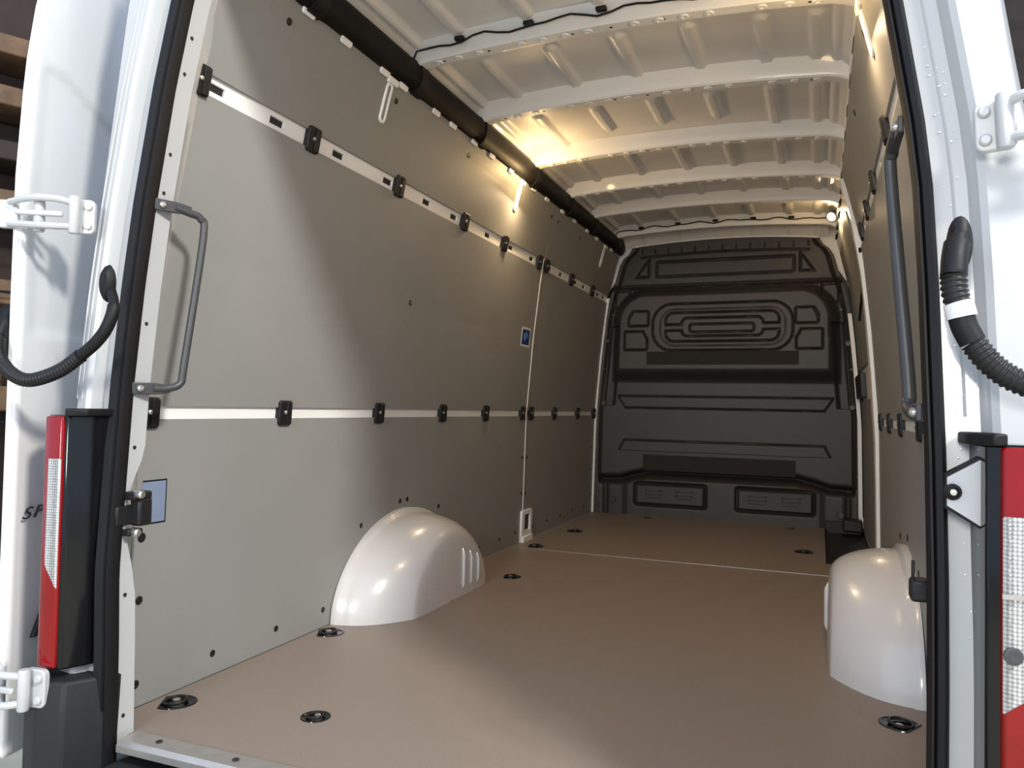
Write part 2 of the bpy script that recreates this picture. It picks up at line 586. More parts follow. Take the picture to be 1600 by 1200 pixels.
# header above the bulkhead and above the rear opening
mb = MB().loft([[(x, 4.24, z + 0.012), (x, 4.200, z + 0.012), (x, 4.196, z), (x, 4.24, z)] for x, z in [(q, 1.847 + 0.032 * (1 - (q / 0.61) ** 2)) for q in np.linspace(-0.60, 0.60, 31)]])
mb.build('front_flange', M['inner'], ceil_, smooth=True, angle=30)
mb = MB().loft([[(x, 0.20, 2.04), (x, 0.20, rib_z(x) - 0.05), (x, 0.30, rib_z(x) - 0.05), (x, 0.34, rib_z(x) + 0.03), (x, 0.34, 2.04)] for x in np.linspace(-0.75, 0.75, 31)])
mb.build('rear_header', M['inner'], ceil_, smooth=True, angle=30)
mb = MB()
xs = np.linspace(-0.66, 0.66, 133)
rows = []
for t_ in np.linspace(0, 1, 25):
    row = []
    for x in xs:
        zt = 1.978 - 0.026 * (x / 0.6) ** 2
        zb = 1.857 + 0.032 * (1 - (x / 0.61) ** 2)
        bead = max(0.0, min(1.0, (0.020 - min(abs(x - b) for b in BX)) / 0.010)) * math.sin(PI * t_) * 0.008
        row.append((x, 4.085 + 0.118 * t_ - bead * 0.6, zt + (zb - zt) * t_ - bead))
    rows.append(row)
mb.grid(np.array(rows))
mb.build('front_slope', M['roof'], ceil_, smooth=True, angle=60)
# cant rails: closed sheet from the top of the wall up to the roof
for s in (-1, 1):
    mb = MB()
    sec = [(0.735, 1.775), (0.722, 1.805), (0.700, 1.850), (0.698, 1.885), (0.712, 1.935), (0.74, 1.985), (0.765, 1.95), (0.785, 1.86), (0.790, 1.78), (0.77, 1.74)]
    mb.prism([(s * x, z) for x, z in sec], 0.22, 4.25, 1)
    cr = mb.build('cant_rail', M['inner'], ceil_, bevel=0.006)
    mb = MB()
    for k in range(14):
        y = 0.55 + k * 0.27
        c = (s * 0.710, y, 1.830)
        tilt = Matrix.Translation(c) @ Matrix.Rotation(s * math.radians(26), 4, 'Y')
        mb.prism(rrect(0.130, 0.042, 0.016), -0.0045, 0.0045, 0, tilt)
    mb.build('rail_slots', M['hole'], cr)

TAB = None
for y in (0.62, 0.80, 1.02, 1.14, 1.38, 1.52, 1.72, 1.90, 2.12, 2.42, 2.62, 2.88, 3.10, 3.36, 3.58, 3.95):
    if TAB is None:
        TAB = MB().prism(rrect(0.055, 0.026, 0.009), 0.0, 0.008, 2).build('board_tab', M['inner'], WL, bevel=0.003)
        c = TAB
    else:
        c = TAB.copy()
        COL.objects.link(c)
    c.matrix_local = wall_mtx(y, 1.795, -1, 0.0)
# black cable duct along the left cant rail, with a collar at every rib
duct = thing('cable_duct', 'long black cable duct along the top of the left wall under the roof', 'cable duct', (-0.692, 0.25, 1.850))
ys = np.linspace(0, 3.93, 80)
rings = []
for y in ys:
    d = min(abs(y + 0.25 - r - 0.03) for r in RIBS)
    k = 1.0 + 0.16 * max(0, 1 - d / 0.05)
    rings.append([(0.034 * k * math.cos(a), y, 0.053 * k * math.sin(a)) for a in [2 * PI * i / 14 for i in range(14)]])
MB().loft(rings).build('duct', M['duct'], duct, smooth=True)
for r in RIBS:
    mb = MB()
    mb.loft([[(0.041 * math.cos(a), r - 0.25 + dy, 0.062 * math.sin(a)) for a in [2 * PI * i / 14 for i in range(14)]] for dy in (0.005, 0.02, 0.045, 0.06)])
    mb.build('collar', M['rubber'], duct, smooth=True)

# black wires clipped along two ribs
def rib_wire(y, lab):
    pts = []
    for k, x in enumerate(np.linspace(-0.66, 0.72, 34)):
        sag = 0.010 * math.sin(k * 1.35) * math.sin(k * 0.31)
        pts.append((x, y - 0.027 + 0.006 * math.sin(k * 0.9), rib_z(x) + 0.030 + sag))
    pts = [(-0.685, y - 0.012, 1.862), (-0.676, y - 0.022, 1.885)] + pts
    t = thing('roof_cable', lab, 'cable', (0, y, 1.93), group='black wires across the roof')
    MB().tube([(p[0], p[1] - y, p[2] - 1.93) for p in pts], 0.0036, 8).build('wire', M['black'], t, smooth=True)
    for bx in BX[:5]:
        MB().box((bx + 0.012, -0.030, rib_z(bx) + 0.036 - 1.93), (0.034, 0.022, 0.014)).build('cable_clip', M['black'], t, bevel=0.004)


rib_wire(1.185, 'thin black wire running across the large roof rib nearest the rear opening')
rib_wire(3.988, 'thin black wire running across the last roof rib before the bulkhead')

# ------------------------------------------------------------------ wall_back: moulded bulkhead
def sdr(x, z, cx, cz, hw, hh, r):
    qx = np.abs(x - cx) - hw + r
    qz = np.abs(z - cz) - hh + r
    return np.minimum(np.maximum(qx, qz), 0) + np.sqrt(np.maximum(qx, 0) ** 2 + np.maximum(qz, 0) ** 2) - r


def ss(t):
    t = np.clip(t, 0, 1)
    return t * t * (3 - 2 * t)


def groove(d, w=0.006, depth=0.008):
    return -depth * np.exp(-(d / w) ** 2)


nu, nv = 461, 501
u = np.linspace(-1, 1, nu)
v = np.linspace(0, 1, nv)
UU, VV = np.meshgrid(u, v)
BZ = VV * (1.845 + 0.032 * (1 - UU ** 2))
hwz = np.interp(BZ, [0, 0.7, 1.35, 1.52, 1.60, 1.73, 1.775, 1.80, 1.83, 1.90], [0.860, 0.852, 0.795, 0.760, 0.728, 0.692, 0.665, 0.632, 0.612, 0.60])
BXX = UU * hwz
H = np.zeros_like(BXX)
# protruding seat-back bulge with ramped sides and a sharp lower ledge
d = sdr(BXX, BZ, 0.0, 1.235, 0.655 , 0.252, 0.17)
side_d = d
bulge = ss(1 - (d + 0.0) / 0.085)
low = ss((BZ - 0.905) / 0.10)
inx = ss((0.745 - np.abs(BXX)) / 0.085)
H += 0.105 * np.where(BZ < 1.2, np.minimum(low, inx), np.minimum(bulge, 1))
flat = np.where(BZ < 1.2, np.minimum(low, inx), bulge) > 0.98
# concentric pressed ovals
for cx, cz, hw, hh, r in ((0.008, 1.278, 0.447, 0.156, 0.13), (0.010, 1.275, 0.400, 0.122, 0.10)):
    H += groove(sdr(BXX, BZ, cx, cz, hw, hh, r), 0.0052 if hw > 0.42 else 0.004, 0.016 if hw > 0.42 else 0.004)
d2 = sdr(BXX, BZ, 0.010, 1.278, 0.362, 0.096, 0.055)
d3 = sdr(BXX, BZ, 0.015, 1.277, 0.260, 0.060, 0.040)
ring = np.maximum(d2, -d3)
ring = np.maximum(ring, 0.020 - np.abs(BZ - 1.275))
H += groove(ring, 0.0048, 0.015)
H += 0.004 * ss((0.0 - ring) / 0.01)
H += groove(sdr(BXX, BZ, 0.013, 1.270, 0.205, 0.026, 0.018), 0.0048, 0.015)
for s in (-1, 1):
    a = np.maximum(sdr(BXX, BZ, s * 0.537, 1.340, 0.068, 0.050, 0.012), -(0.155 - np.sqrt((BXX - s * 0.455) ** 2 + (BZ - 1.29) ** 2)) * 0.7)
    b = np.maximum(sdr(BXX, BZ, s * 0.553, 1.190, 0.078, 0.063, 0.010), -(np.sqrt((BXX - s * 0.40) ** 2 + (BZ - 1.278) ** 2) - 0.105))
    for q in (a, b):
        H += groove(q, 0.0048, 0.015) + 0.004 * ss(-q / 0.01)
# long pressed ridges below the bulge
r1 = np.maximum(np.abs(BZ - 0.775) - 0.042, np.abs(BXX) - (0.645 + (BZ - 0.733) * 0.65))
r2 = np.maximum(np.abs(BZ - 0.470) - 0.042, np.abs(BXX) - (0.690 - (BZ - 0.428) * 0.50))
H += 0.008 * ss(-r1 / 0.012) + 0.008 * ss(-r2 / 0.012) * (BZ > 0.44) + groove(r1, 0.004, 0.008) + groove(r2, 0.004, 0.008) * (BZ > 0.44)
# deep shadow channel over the kick panel
zc = np.interp(np.abs(BXX), [0, 0.48, 0.60, 0.68, 0.90], [0.292, 0.292, 0.262, 0.236, 0.230])
H += -0.075 * np.exp(-((BZ - zc) / 0.021) ** 2) * ss((0.83 - np.abs(BXX)) / 0.02)
H += 0.014 * ss((zc - 0.03 - BZ) / 0.02) * ss((0.66 - np.abs(BXX)) / 0.05)
for cx in (-0.325, 0.350):
    q = sdr(BXX, BZ, cx, 0.146, 0.236, 0.072, 0.014)
    H += groove(q, 0.009, 0.028)
for cx in (-0.775, 0.785):
    H += -0.022 * np.exp(-((BXX - cx) / 0.016) ** 2) * ((BZ > 0.0) & (BZ < 0.23))
# dark edge flange groove, horizontal joint, upper board pressings
edge = hwz - np.abs(BXX)
H += groove(edge - 0.035, 0.008, 0.020) * (BZ > 0.25)
H += -0.03 * ss((0.05 - np.abs(edge - 0.085)) / 0.03) * ((BZ > 0.75) & (BZ < 1.30))
H += groove(BZ - 1.562, 0.006, 0.018)
H += 0.010 * ss((BZ - 1.575) / 0.015)
tri = sdr(BXX, BZ, 0.008, 1.690, 0.445, 0.050, 0.012)
H += groove(tri, 0.007, 0.015) - 0.006 * ss(-tri / 0.012)
for s in (-1, 1):
    a = np.maximum(np.maximum(1.640 - BZ, s * BXX * 1.0 - 0.575 + (BZ - 1.640) * 0.70), 0.492 - s * BXX)
    H += groove(a, 0.006, 0.015)
    c = np.maximum(np.maximum(np.abs(s * BXX - 0.675) - 0.050, np.abs(BZ - 1.49) - 0.060), (1.43 - BZ) * 0.6 + (0.72 - s * BXX) * 0.35 - 0.02)
    H += groove(c, 0.006, 0.015)
H += groove(BZ - (1.772 + 0.022 * (1 - (BXX / 0.6) ** 2)), 0.006, 0.010) * (np.abs(BXX) < 0.55)
q = sdr(BXX, BZ, 0.0, 1.525, 0.600, 0.016, 0.008)
H += groove(q, 0.004, 0.006)
for k in range(13):
    H += groove(np.abs(BXX - (-0.54 + k * 0.09)) + 50 * (np.abs(BZ - 1.815) > 0.020), 0.004, 0.006)
P = np.stack([BXX, FRONT_Y - H, BZ], -1)
mb = MB()
mb.grid(P)
back = mb.build('wall_back', M['bulk'], None, smooth=True, angle=50)
tag(back, 'dark moulded plastic bulkhead with pressed ovals closing off the cab', None, None, 'structure')
MB().box((0, 4.29, 1.0), (1.86, 0.05, 2.14)).build('backing_sheet', M['black'], back)
MB().box((0.0075, FRONT_Y - 0.1055, 1.071), (0.967, 0.004, 0.088)).build('grip_strip', M['strip'], back)
MB().box((-0.018, FRONT_Y - 0.0035, 0.362), (0.985, 0.008, 0.106)).build('grip_strip', M['strip'], back)
for cx in (-0.325, 0.350):
    pl_ = MB().prism(rrect(0.44, 0.115, 0.010), FRONT_Y - 0.019, FRONT_Y - 0.012, 1, Matrix.Translation((cx, 0, 0.146))).build('instruction_plate', M['bulk'], back, bevel=0.002)
    for dx in (-0.105, 0.100):
        mb = MB()
        for zz in (0.022, -0.004):
            mb.box((cx + dx, FRONT_Y - 0.0195, 0.150 + zz), (0.105, 0.003, 0.005))
            for e in (-1, 1):
                mb.lathe([(0.008, -0.0015), (0.008, 0.0015)], 10, Matrix.Translation((cx + dx + e * 0.052, FRONT_Y - 0.0195, 0.150 + zz)) @ Matrix.Rotation(PI / 2, 4, 'X'))
        for k in range(8):
            mb.box((cx + dx - 0.047 + k * 0.0135, FRONT_Y - 0.0195, 0.124), (0.009, 0.003, 0.008))
        mb.build('pictogram', M['hole'], pl_)
BOLT = None
bolts = [(-0.722, 0.095, 1.5), (0.742, 0.085, 1.5), (-0.795, 0.763, 1.2), (0.805, 0.762, 1.2), (-0.775, 1.20, 1.0), (0.780, 1.165, 1.2), (-0.735, 1.38, .7), (0.735, 1.38, .7),
         (-0.835, 0.52, .6), (-0.838, 0.33, .6), (-0.842, 0.07, .6), (-0.842, 0.11, .6), (0.838, 0.52, .6), (0.84, 0.33, .6), (0.845, 0.11, .6),
         (-0.80, 1.0, .6), (0.80, 1.0, .6), (-0.35, 1.528, .6), (-0.15, 1.528, .6), (0.05, 1.528, .6), (0.25, 1.528, .6), (0.45, 1.528, .6),
         (0.62, 1.46, .6), (0.66, 1.43, .6), (0.69, 1.405, .6), (-0.62, 1.46, .6), (-0.66, 1.43, .6)]
for x, z, k in bolts:
    mt = Matrix.Translation((x, FRONT_Y - 0.003 - (0.004 if k > 1 else 0), z)) @ Matrix.Rotation(PI / 2, 4, 'X') @ Matrix.Scale(k, 4)
    if BOLT is None:
        BOLT = MB().lathe([(0.016, -0.006), (0.016, 0.003), (0.013, 0.006), (0.008, 0.006), (0.007, 0.003), (0.0004, 0.003)], 14).build('bolt', M['grey'], back, smooth=True)
        BOLT.matrix_local = mt
    else:
        c = BOLT.copy()
        COL.objects.link(c)
        c.matrix_local = mt
mb = MB()
for k in range(8):
    x = -0.50 + k * 0.145
    mb.lathe([(0.005, -0.002), (0.005, 0.002), (0.002, 0.003)], 10, Matrix.Translation((x, FRONT_Y - 0.006, 1.832 + 0.03 * (1 - (x / 0.62) ** 2))) @ Matrix.Rotation(PI / 2, 4, 'X'))
mb.build('rivets', M['metal'], back)

# white body sheet around the bulkhead top corner on the right, grab post
MB().prism([(0.60, 1.79), (0.66, 1.73), (0.77, 1.56), (0.83, 1.30), (0.95, 1.30), (0.95, 1.95), (0.60, 1.95)], 4.215, 4.235, 1).build('corner_sheet', M['inner'], back)
MB().prism([(-0.60, 1.79), (-0.66, 1.73), (-0.77, 1.56), (-0.95, 1.30), (-0.95, 1.95), (-0.60, 1.95)], 4.215, 4.235, 1).build('corner_sheet', M['inner'], back)

# ------------------------------------------------------------------ right side: sliding door seen edge on
sd = MB()
wall_sheet(sd, 2.95, 4.20, -0.10, 1.80, 1, -0.012, -0.05, 14)
door2 = tag(sd.build('door_2', M['inner']), 'white sliding door with a grey inner board on the right side near the bulkhead', None, None, 'structure')
m = MB()
wall_sheet(m, 3.00, 4.10, 0.02, 0.80, 1, -0.002, -0.011, 8)
m.build('door_board', M['panel'], door2)
m = MB()
wall_sheet(m, 3.00, 4.10, 0.98, 1.72, 1, -0.002, -0.011, 8)
m.build('door_board', M['panel'], door2)
m = MB()
wall_sheet(m, 3.55, 4.16, 0.815, 0.95, 1, 0.018, -0.012, 2)
m.build('door_lock', M['black'], door2, bevel=0.004)
m = MB()
wall_sheet(m, 4.02, 4.05, 0.1, 1.50, 1, 0.004, -0.011, 8)
m.build('door_seal', M['rubber'], door2)
m = MB()
wall_sheet(m, 4.150, 4.165, 0.02, 1.35, 1, 0.022, -0.011, 8)
m.build('edge_strip', M['inner'], door2)
# white pillar at the front edge of the right boards
m = MB()
zs = [0.0, 0.10, 0.35, 0.60, 0.90, 1.15, 1.35, 1.60, 1.78]
wd = [0.02, 0.03, 0.08, 0.13, 0.15, 0.12, 0.07, 0.06, 0.10]
rings = [[(wall_x(z) - 0.014, 2.64, z), (wall_x(z) + 0.05, 2.64, z), (wall_x(z) + 0.05, 2.64 + w + 0.1, z), (wall_x(z) + 0.012, 2.64 + w + 0.1, z), (wall_x(z) - 0.014, 2.64 + w, z)] for z, w in zip(zs, wd)]
m.loft(rings)
tag(m.build('trim_2', M['inner'], None, smooth=True, angle=30), 'white painted door pillar between right boards and sliding door', None, None, 'structure')
MB().tube([(0.775, 2.62, 1.455), (0.80, 2.9, 1.32), (0.80, 3.2, 1.20)], 0.006, 8).build('door_strap', M['rubber'], door2, smooth=True)

# ------------------------------------------------------------------ rear pillars
PZ = [-0.12, 0.0, 0.25, 0.40, 0.50, 0.60, 0.70, 0.80, 0.95, 1.06, 1.16, 1.28, 1.40, 1.52, 1.64, 1.75, 1.84, 1.90]
XIN_L = ([0, .21, .48, .754, .968, 1.157, 1.425, 1.635, 1.75, 1.86, 1.9], [.762, .766, .777, .786, .784, .776, .754, .726, .70, .64, .58])
XIN_R = ([0, .24, .49, .67, .91, 1.06, 1.16, 1.37, 1.6, 1.75, 1.86, 1.9], [.760, .761, .762, .760, .753, .746, .736, .705, .665, .63, .57, .52])
XOUT_L = ([0, .69, .9, 1.18, 1.64, 1.9], [.905, .905, .905, .90, .885, .84])
XOUT_R = ([0, .9, 1.04, 1.10, 1.18, 1.28, 1.40, 1.6, 1.9], [.955, .955, .92, .88, .852, .838, .822, .78, .70])


def jamb_depth(z):
    # the inner flange narrows around the door catch
    return float(np.interp(z, [0.0, 0.30, 0.36, 0.44, 0.50, 0.56, 0.60, 2.0], [0.052, 0.050, 0.040, 0.014, 0.014, 0.034, 0.052, 0.056]))


def pillar(side):
    XI, XO = (XIN_L, XOUT_L) if side < 0 else (XIN_R, XOUT_R)
    rings = []
    for z in np.linspace(-0.12, 1.90, 64):
        xi = float(np.interp(z, *XI))
        xo = float(np.interp(z, *XO))
        y = yr(z)
        j = jamb_depth(z)
        wx = max(wall_x(z) - 0.004, xi + 0.02)
        prof = [(xi, y), (xi + 0.002, y + j), (xi + 0.008, y + j + 0.004), (wx, y + 0.095), (wx + 0.05, y + 0.20), (xo + 0.055, y + 0.20), (xo + 0.050, y + 0.06),
                (xo + 0.030, y + 0.012), (xo, y - 0.030), (xi + 0.085, y - 0.040), (xi + 0.076, y - 0.034), (xi + 0.066, y - 0.010), (xi + 0.030, y - 0.004)]
        rings.append([(side * a, b, z) for a, b in prof])
    mb = MB().loft(rings)
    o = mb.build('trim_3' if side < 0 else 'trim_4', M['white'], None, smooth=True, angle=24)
    tag(o, ('white painted left rear pillar with screw holes and door seal' if side < 0 else 'white painted right rear pillar with rain drops and black door seal'), None, None, 'structure')
    # rubber door seal
    sw_ = 0.034 if side < 0 else 0.024
    rings = []
    for z in np.linspace(-0.06, 1.88, 60):
        xi = float(np.interp(z, *XI)) - 0.004
        y = yr(z)
        prof = [(0, 0.004), (-0.002, -0.012), (0.003, -0.026), (0.006, -0.026), (0.008, -0.022), (0.010, -0.030), (sw_ - 0.006, -0.034), (sw_, -0.026), (sw_, 0.0)]
        rings.append([(side * (xi + a), y + b, z) for a, b in prof])
    MB().loft(rings).build('door_seal', M['rubber'], o, smooth=True, angle=40)
    return o, XI, XO


PLL, XIL, XOL = pillar(-1)
PLR, XIR, XOR = pillar(1)
# header side of the seal
# small screw holes in the left flange
HOLE = None
for z in (1.555, 1.47, 1.19, 0.89, 0.615, 0.30, 0.045, 1.28):
    xi = float(np.interp(z, *XIL))
    mt = Matrix.Translation((-xi - 0.0005, yr(z) + 0.022, z)) @ Matrix.Rotation(PI / 2, 4, 'Y')
    if HOLE is None:
        HOLE = MB().lathe([(0.0045, -0.001), (0.0042, 0.0012), (0.0002, 0.0012)], 10).build('screw_hole', M['hole'], PLL)
        HOLE.matrix_local = mt
    else:
        c = HOLE.copy()
        COL.objects.link(c)
        c.matrix_local = mt
# raised pressed bead on the left rear face and the right channel
mb = MB()
for dx in (0.030, 0.045):
    pts = [(-(float(np.interp(z, *XIL)) + 0.070 + dx), yr(z) - 0.0385 + dx * 0.06, z) for z in np.linspace(0.72, 1.85, 30)]
    mb.tube(pts, 0.0022, 6)
mb.build('pressed_bead', M['white'], PLL, smooth=True)
mb = MB()
for dx in (0.032,):
    pts = [((float(np.interp(z, *XIR)) + dx + 0.016), yr(z) - 0.006, z) for z in np.linspace(0.72, 1.85, 30)]
    mb.tube(pts, 0.0026, 6)
mb.build('pressed_bead', M['white'], PLR, smooth=True)
# rain drops on the right channel
mb = MB()
rnd = random.Random(8)
for k in range(70):
    z = rnd.uniform(0.60, 1.25) if k < 45 else rnd.uniform(0.2, 1.3)
    x = float(np.interp(z, *XIR)) + rnd.uniform(0.034, 0.062)
    r = rnd.uniform(0.0008, 0.0022)
    mb.lathe([(r, 0), (r * 0.8, r * 0.5), (r * 0.1, r * 0.7)], 7, Matrix.Translation((x, yr(z) - 0.0055 - 0.005 * max(0, (x - float(np.interp(z, *XIR)) - 0.03) / 0.036), z)) @ Matrix.Rotation(PI / 2, 4, 'X'))
wd_ = mb.build('rain_drops', mat('water', (0.85, 0.88, 0.92), 0.05, coat=0.8, noise=(10, 0.02, 2)), PLR, smooth=True)
wd_['kind'] = 'stuff'
# ------------------------------------------------------------------ tail lamps
def tail_lamp(side):
    lab = 'red and clear tail lamp seen edge on beside the open left door' if side < 0 else 'red and clear tail lamp at the right edge of the photo'
    t = thing('tail_lamp', lab, 'tail lamp', (side * 0.86, 0.06, 0.16), group='rear tail lamps')
    ox, oy, oz = side * 0.86, 0.06, 0.16
    zt = 0.525
    hp = [(0.803, 0.118), (0.812, 0.085), (0.832, 0.044), (0.842, 0.040), (0.90, 0.05), (0.935, 0.11), (0.93, 0.14), (0.82, 0.14)]
    if side > 0:
        hp = [(0.813, 0.118), (0.8135, 0.085), (0.8155, 0.048), (0.836, 0.042), (0.97, 0.05), (1.0, 0.11), (0.99, 0.14), (0.81, 0.14)]

    def shift(p):
        return [(side * a - ox, b - oy) for a, b in p]
    MB().prism(shift(hp), 0.0, zt, 2).build('housing', M['gloss'], t, bevel=0.004)
    if side < 0:
        outer = [(0.839, 0.044), (0.842, 0.034), (0.868, 0.031), (0.888, 0.034), (0.906, 0.050), (0.925, 0.080), (0.935, 0.13), (0.92, 0.13), (0.88, 0.06)]
        clearp = [(0.8415, 0.040), (0.8425, 0.0325), (0.866, 0.0295), (0.874, 0.0300), (0.874, 0.040)]
    else:
        outer = [(0.830, 0.050), (0.832, 0.034), (0.86, 0.028), (0.92, 0.030), (0.965, 0.045), (0.992, 0.080), (1.0, 0.13), (0.98, 0.13), (0.94, 0.06)]
        clearp = [(0.8315, 0.045), (0.8325, 0.0325), (0.86, 0.0265), (0.92, 0.0285), (0.945, 0.033), (0.945, 0.045)]
    MB().prism(shift(outer), 0.004, zt - 0.003, 2).build('red_lens', M['red'], t, bevel=0.004)
    # clear section with a slanting lower edge, slightly proud of the red shell
    P = shift(clearp)
    n = len(P)
    z0 = 0.165 if side < 0 else 0.185
    vs = [(*p, z0 + (0.035 if i in (0, 1) else 0.0) + (abs(p[0] - P[1][0]) * -0.0)) for i, p in enumerate(P)]
    slope = 0.9 if side > 0 else 1.6
    vs = [(*p, z0 + abs(p[0] - P[1][0]) * slope) for p in P] + [(*p, 0.435) for p in P]
    fs = [(i, (i + 1) % n, n + (i + 1) % n, n + i) for i in range(n)] + [tuple(range(n - 1, -1, -1)), tuple(range(n, 2 * n))]
    cl = MB().add(vs, fs).build('clear_lens', M['clear'], t, bevel=0.003)
    if side > 0:
        MB().lathe([(0.011, -0.002), (0.011, 0.002), (0.007, 0.003), (0.0004, 0.001)], 14, Matrix.Translation((0.842 - ox, 0.0265 - oy, 0.262)) @ Matrix.Rotation(PI / 2, 4, 'X')).build('bulb', M['grey'], cl, smooth=True)
        MB().box((0.875 - ox, 0.0275 - oy, 0.335), (0.09, 0.004, 0.006)).build('divider', M['alu'], cl)
    mb = MB().prism(shift([(0.795, 0.128), (0.800, 0.060), (0.822, 0.030), (0.838, 0.036), (0.838, 0.14), (0.80, 0.14)]), zt - 0.002, zt + 0.014, 2)
    mb.build('top_seal', M['rubber'], t, bevel=0.003)


tail_lamp(-1)
tail_lamp(1)

# ------------------------------------------------------------------ left rear door, swung right round beside the body
ang = math.radians(250)
dv = Vector((math.cos(-ang), math.sin(-ang), 0))
nv_ = dv.cross(Vector((0, 0, 1))).normalized()
hx, hy = -0.985, 0.030
DM = Matrix(((dv.x, 0, nv_.x, hx), (dv.y, 0, nv_.y, hy), (0, 1, 0, 0), (0, 0, 0, 1)))   # local x along the door, y up, z outward
door1 = bpy.data.objects.new('door_1', None)
COL.objects.link(door1)
door1.matrix_world = DM
tag(door1, 'white left rear door swung wide open behind the tail lamp', None, None, 'structure')
# outer skin: grid with a recess where the hinge folds in
nz_, nu_ = 150, 60
zz = np.linspace(-0.055, 1.88, nz_)
uu = np.linspace(0, 0.78, nu_) ** 1.0
G = np.zeros((nz_, nu_, 3))
for i, z in enumerate(zz):
    lean = float(np.interp(z, [-0.1, 1.2, 1.45, 1.6, 1.88], [0.030, 0.028, 0.046, 0.072, 0.15]))
    for j, uq in enumerate(uu):
        bow = 0.012 * math.sin(min(1, uq / 0.10) * PI / 2) - 0.012
        rec = 0.0
        dd = max(0.030 - uq, uq - 0.55, 0.86 - z, z - 1.475 + max(0, (uq - 0.10)) * 0.25)
        rec = -0.006 * max(0.0, min(1.0, -dd / 0.012))
        G[i, j] = (uq + lean, z, bow + rec)
mb = MB()
mb.grid(G)
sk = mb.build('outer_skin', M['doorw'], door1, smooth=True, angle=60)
sm = sk.modifiers.new('thickness', 'SOLIDIFY')
sm.thickness = 0.016
sm.offset = -1
edge_mb = MB()
def door_lean(z):
    return float(np.interp(z, [-0.1, 1.2, 1.45, 1.6, 1.88], [0.030, 0.028, 0.046, 0.072, 0.15]))
edge_mb.loft([[(door_lean(z) - 0.004, z, -0.022), (door_lean(z) + 0.003, z, -0.0125), (door_lean(z) + 0.02, z, -0.020), (door_lean(z) + 0.02, z, -0.032), (door_lean(z), z, -0.034)] for z in np.linspace(-0.05, 1.87, 30)])
edge_mb.build('door_edge', M['inner'], door1, smooth=True, angle=40)
cu = bpy.data.curves.new('lettering', 'FONT')
cu.body = 'SPRINTER'
cu.size = 0.046
cu.extrude = 0.0012
cu.shear = 0.35
cu.space_character = 1.25
lt = bpy.data.objects.new('lettering', cu)
COL.objects.link(lt)
cu.materials.append(M['letter'])
lt.parent = door1
lt.matrix_local = Matrix.Translation((0.040, 0.453, 0.0010)) @ Matrix.Diagonal((1.42, 0.80, 1, 1))
# rubber corner stop at the door's lower edge
MB().prism([(0.085, 0.185), (0.125, 0.250), (0.16, 0.275), (0.16, 0.185)], -0.002, 0.010, 2).build('corner_trim', M['black'], door1, bevel=0.003)


# ------------------------------------------------------------------ door hinges
def hinge(mtx, owner, long=0.20):
    """local x from the pillar plate towards the door, y up, z outward"""
    t = bpy.data.objects.new('hinge', None)
    COL.objects.link(t)
    t.parent = owner
    t.matrix_parent_inverse = owner.matrix_basis.inverted()
    t.matrix_basis = mtx
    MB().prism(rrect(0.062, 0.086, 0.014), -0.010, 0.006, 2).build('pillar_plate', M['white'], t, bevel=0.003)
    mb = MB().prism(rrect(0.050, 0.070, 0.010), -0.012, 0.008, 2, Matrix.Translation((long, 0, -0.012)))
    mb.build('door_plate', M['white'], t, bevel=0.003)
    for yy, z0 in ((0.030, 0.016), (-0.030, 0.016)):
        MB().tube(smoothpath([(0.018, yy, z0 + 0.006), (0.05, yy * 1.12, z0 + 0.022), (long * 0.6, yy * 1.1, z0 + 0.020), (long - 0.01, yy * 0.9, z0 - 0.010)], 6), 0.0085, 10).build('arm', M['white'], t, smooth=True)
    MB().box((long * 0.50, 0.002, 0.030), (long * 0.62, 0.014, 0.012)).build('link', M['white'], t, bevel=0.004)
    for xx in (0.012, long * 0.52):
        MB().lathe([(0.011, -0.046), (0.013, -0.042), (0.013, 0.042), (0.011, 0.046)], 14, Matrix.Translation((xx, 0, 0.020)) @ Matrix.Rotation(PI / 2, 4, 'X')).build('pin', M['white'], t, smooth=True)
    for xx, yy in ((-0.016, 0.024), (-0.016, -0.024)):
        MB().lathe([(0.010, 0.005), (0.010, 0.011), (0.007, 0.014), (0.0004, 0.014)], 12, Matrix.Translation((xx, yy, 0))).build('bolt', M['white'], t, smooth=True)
    return t


def frame(o, xdir, zdir=None):
    x = Vector(xdir).normalized()
    y = Vector((0, 0, 1))
    y = (y - x * y.dot(x)).normalized()
    z = x.cross(y)
    return Matrix(((x.x, y.x, z.x, o[0]), (x.y, y.y, z.y, o[1]), (x.z, y.z, z.z, o[2]), (0, 0, 0, 1)))


# left hinges: from the pillar towards the door; the arms stand off towards the rear
def frame_left(o, xdir):
    x = Vector(xdir).normalized()
    z = Vector((0, -1, 0))
    z = (z - x * z.dot(x)).normalized()
    y = z.cross(x)
    return Matrix(((x.x, y.x, z.x, o[0]), (x.y, y.y, z.y, o[1]), (x.z, y.z, z.z, o[2]), (0, 0, 0, 1)))


SC = Matrix.Scale
hinge(frame_left((-0.893, 0.105, 1.118), (-0.128, -0.075, 0.0)) @ SC(0.88, 4), door1, long=0.175)
hinge(frame_left((-0.868, 0.018, 0.128), (-0.140, -0.012, 0.0)) @ SC(0.9, 4), door1, long=0.160)
hinge(frame_left((0.838, 0.118, 1.124), (0.20, -0.02, 0.01)) @ SC(0.82, 4), PLR, long=0.22)
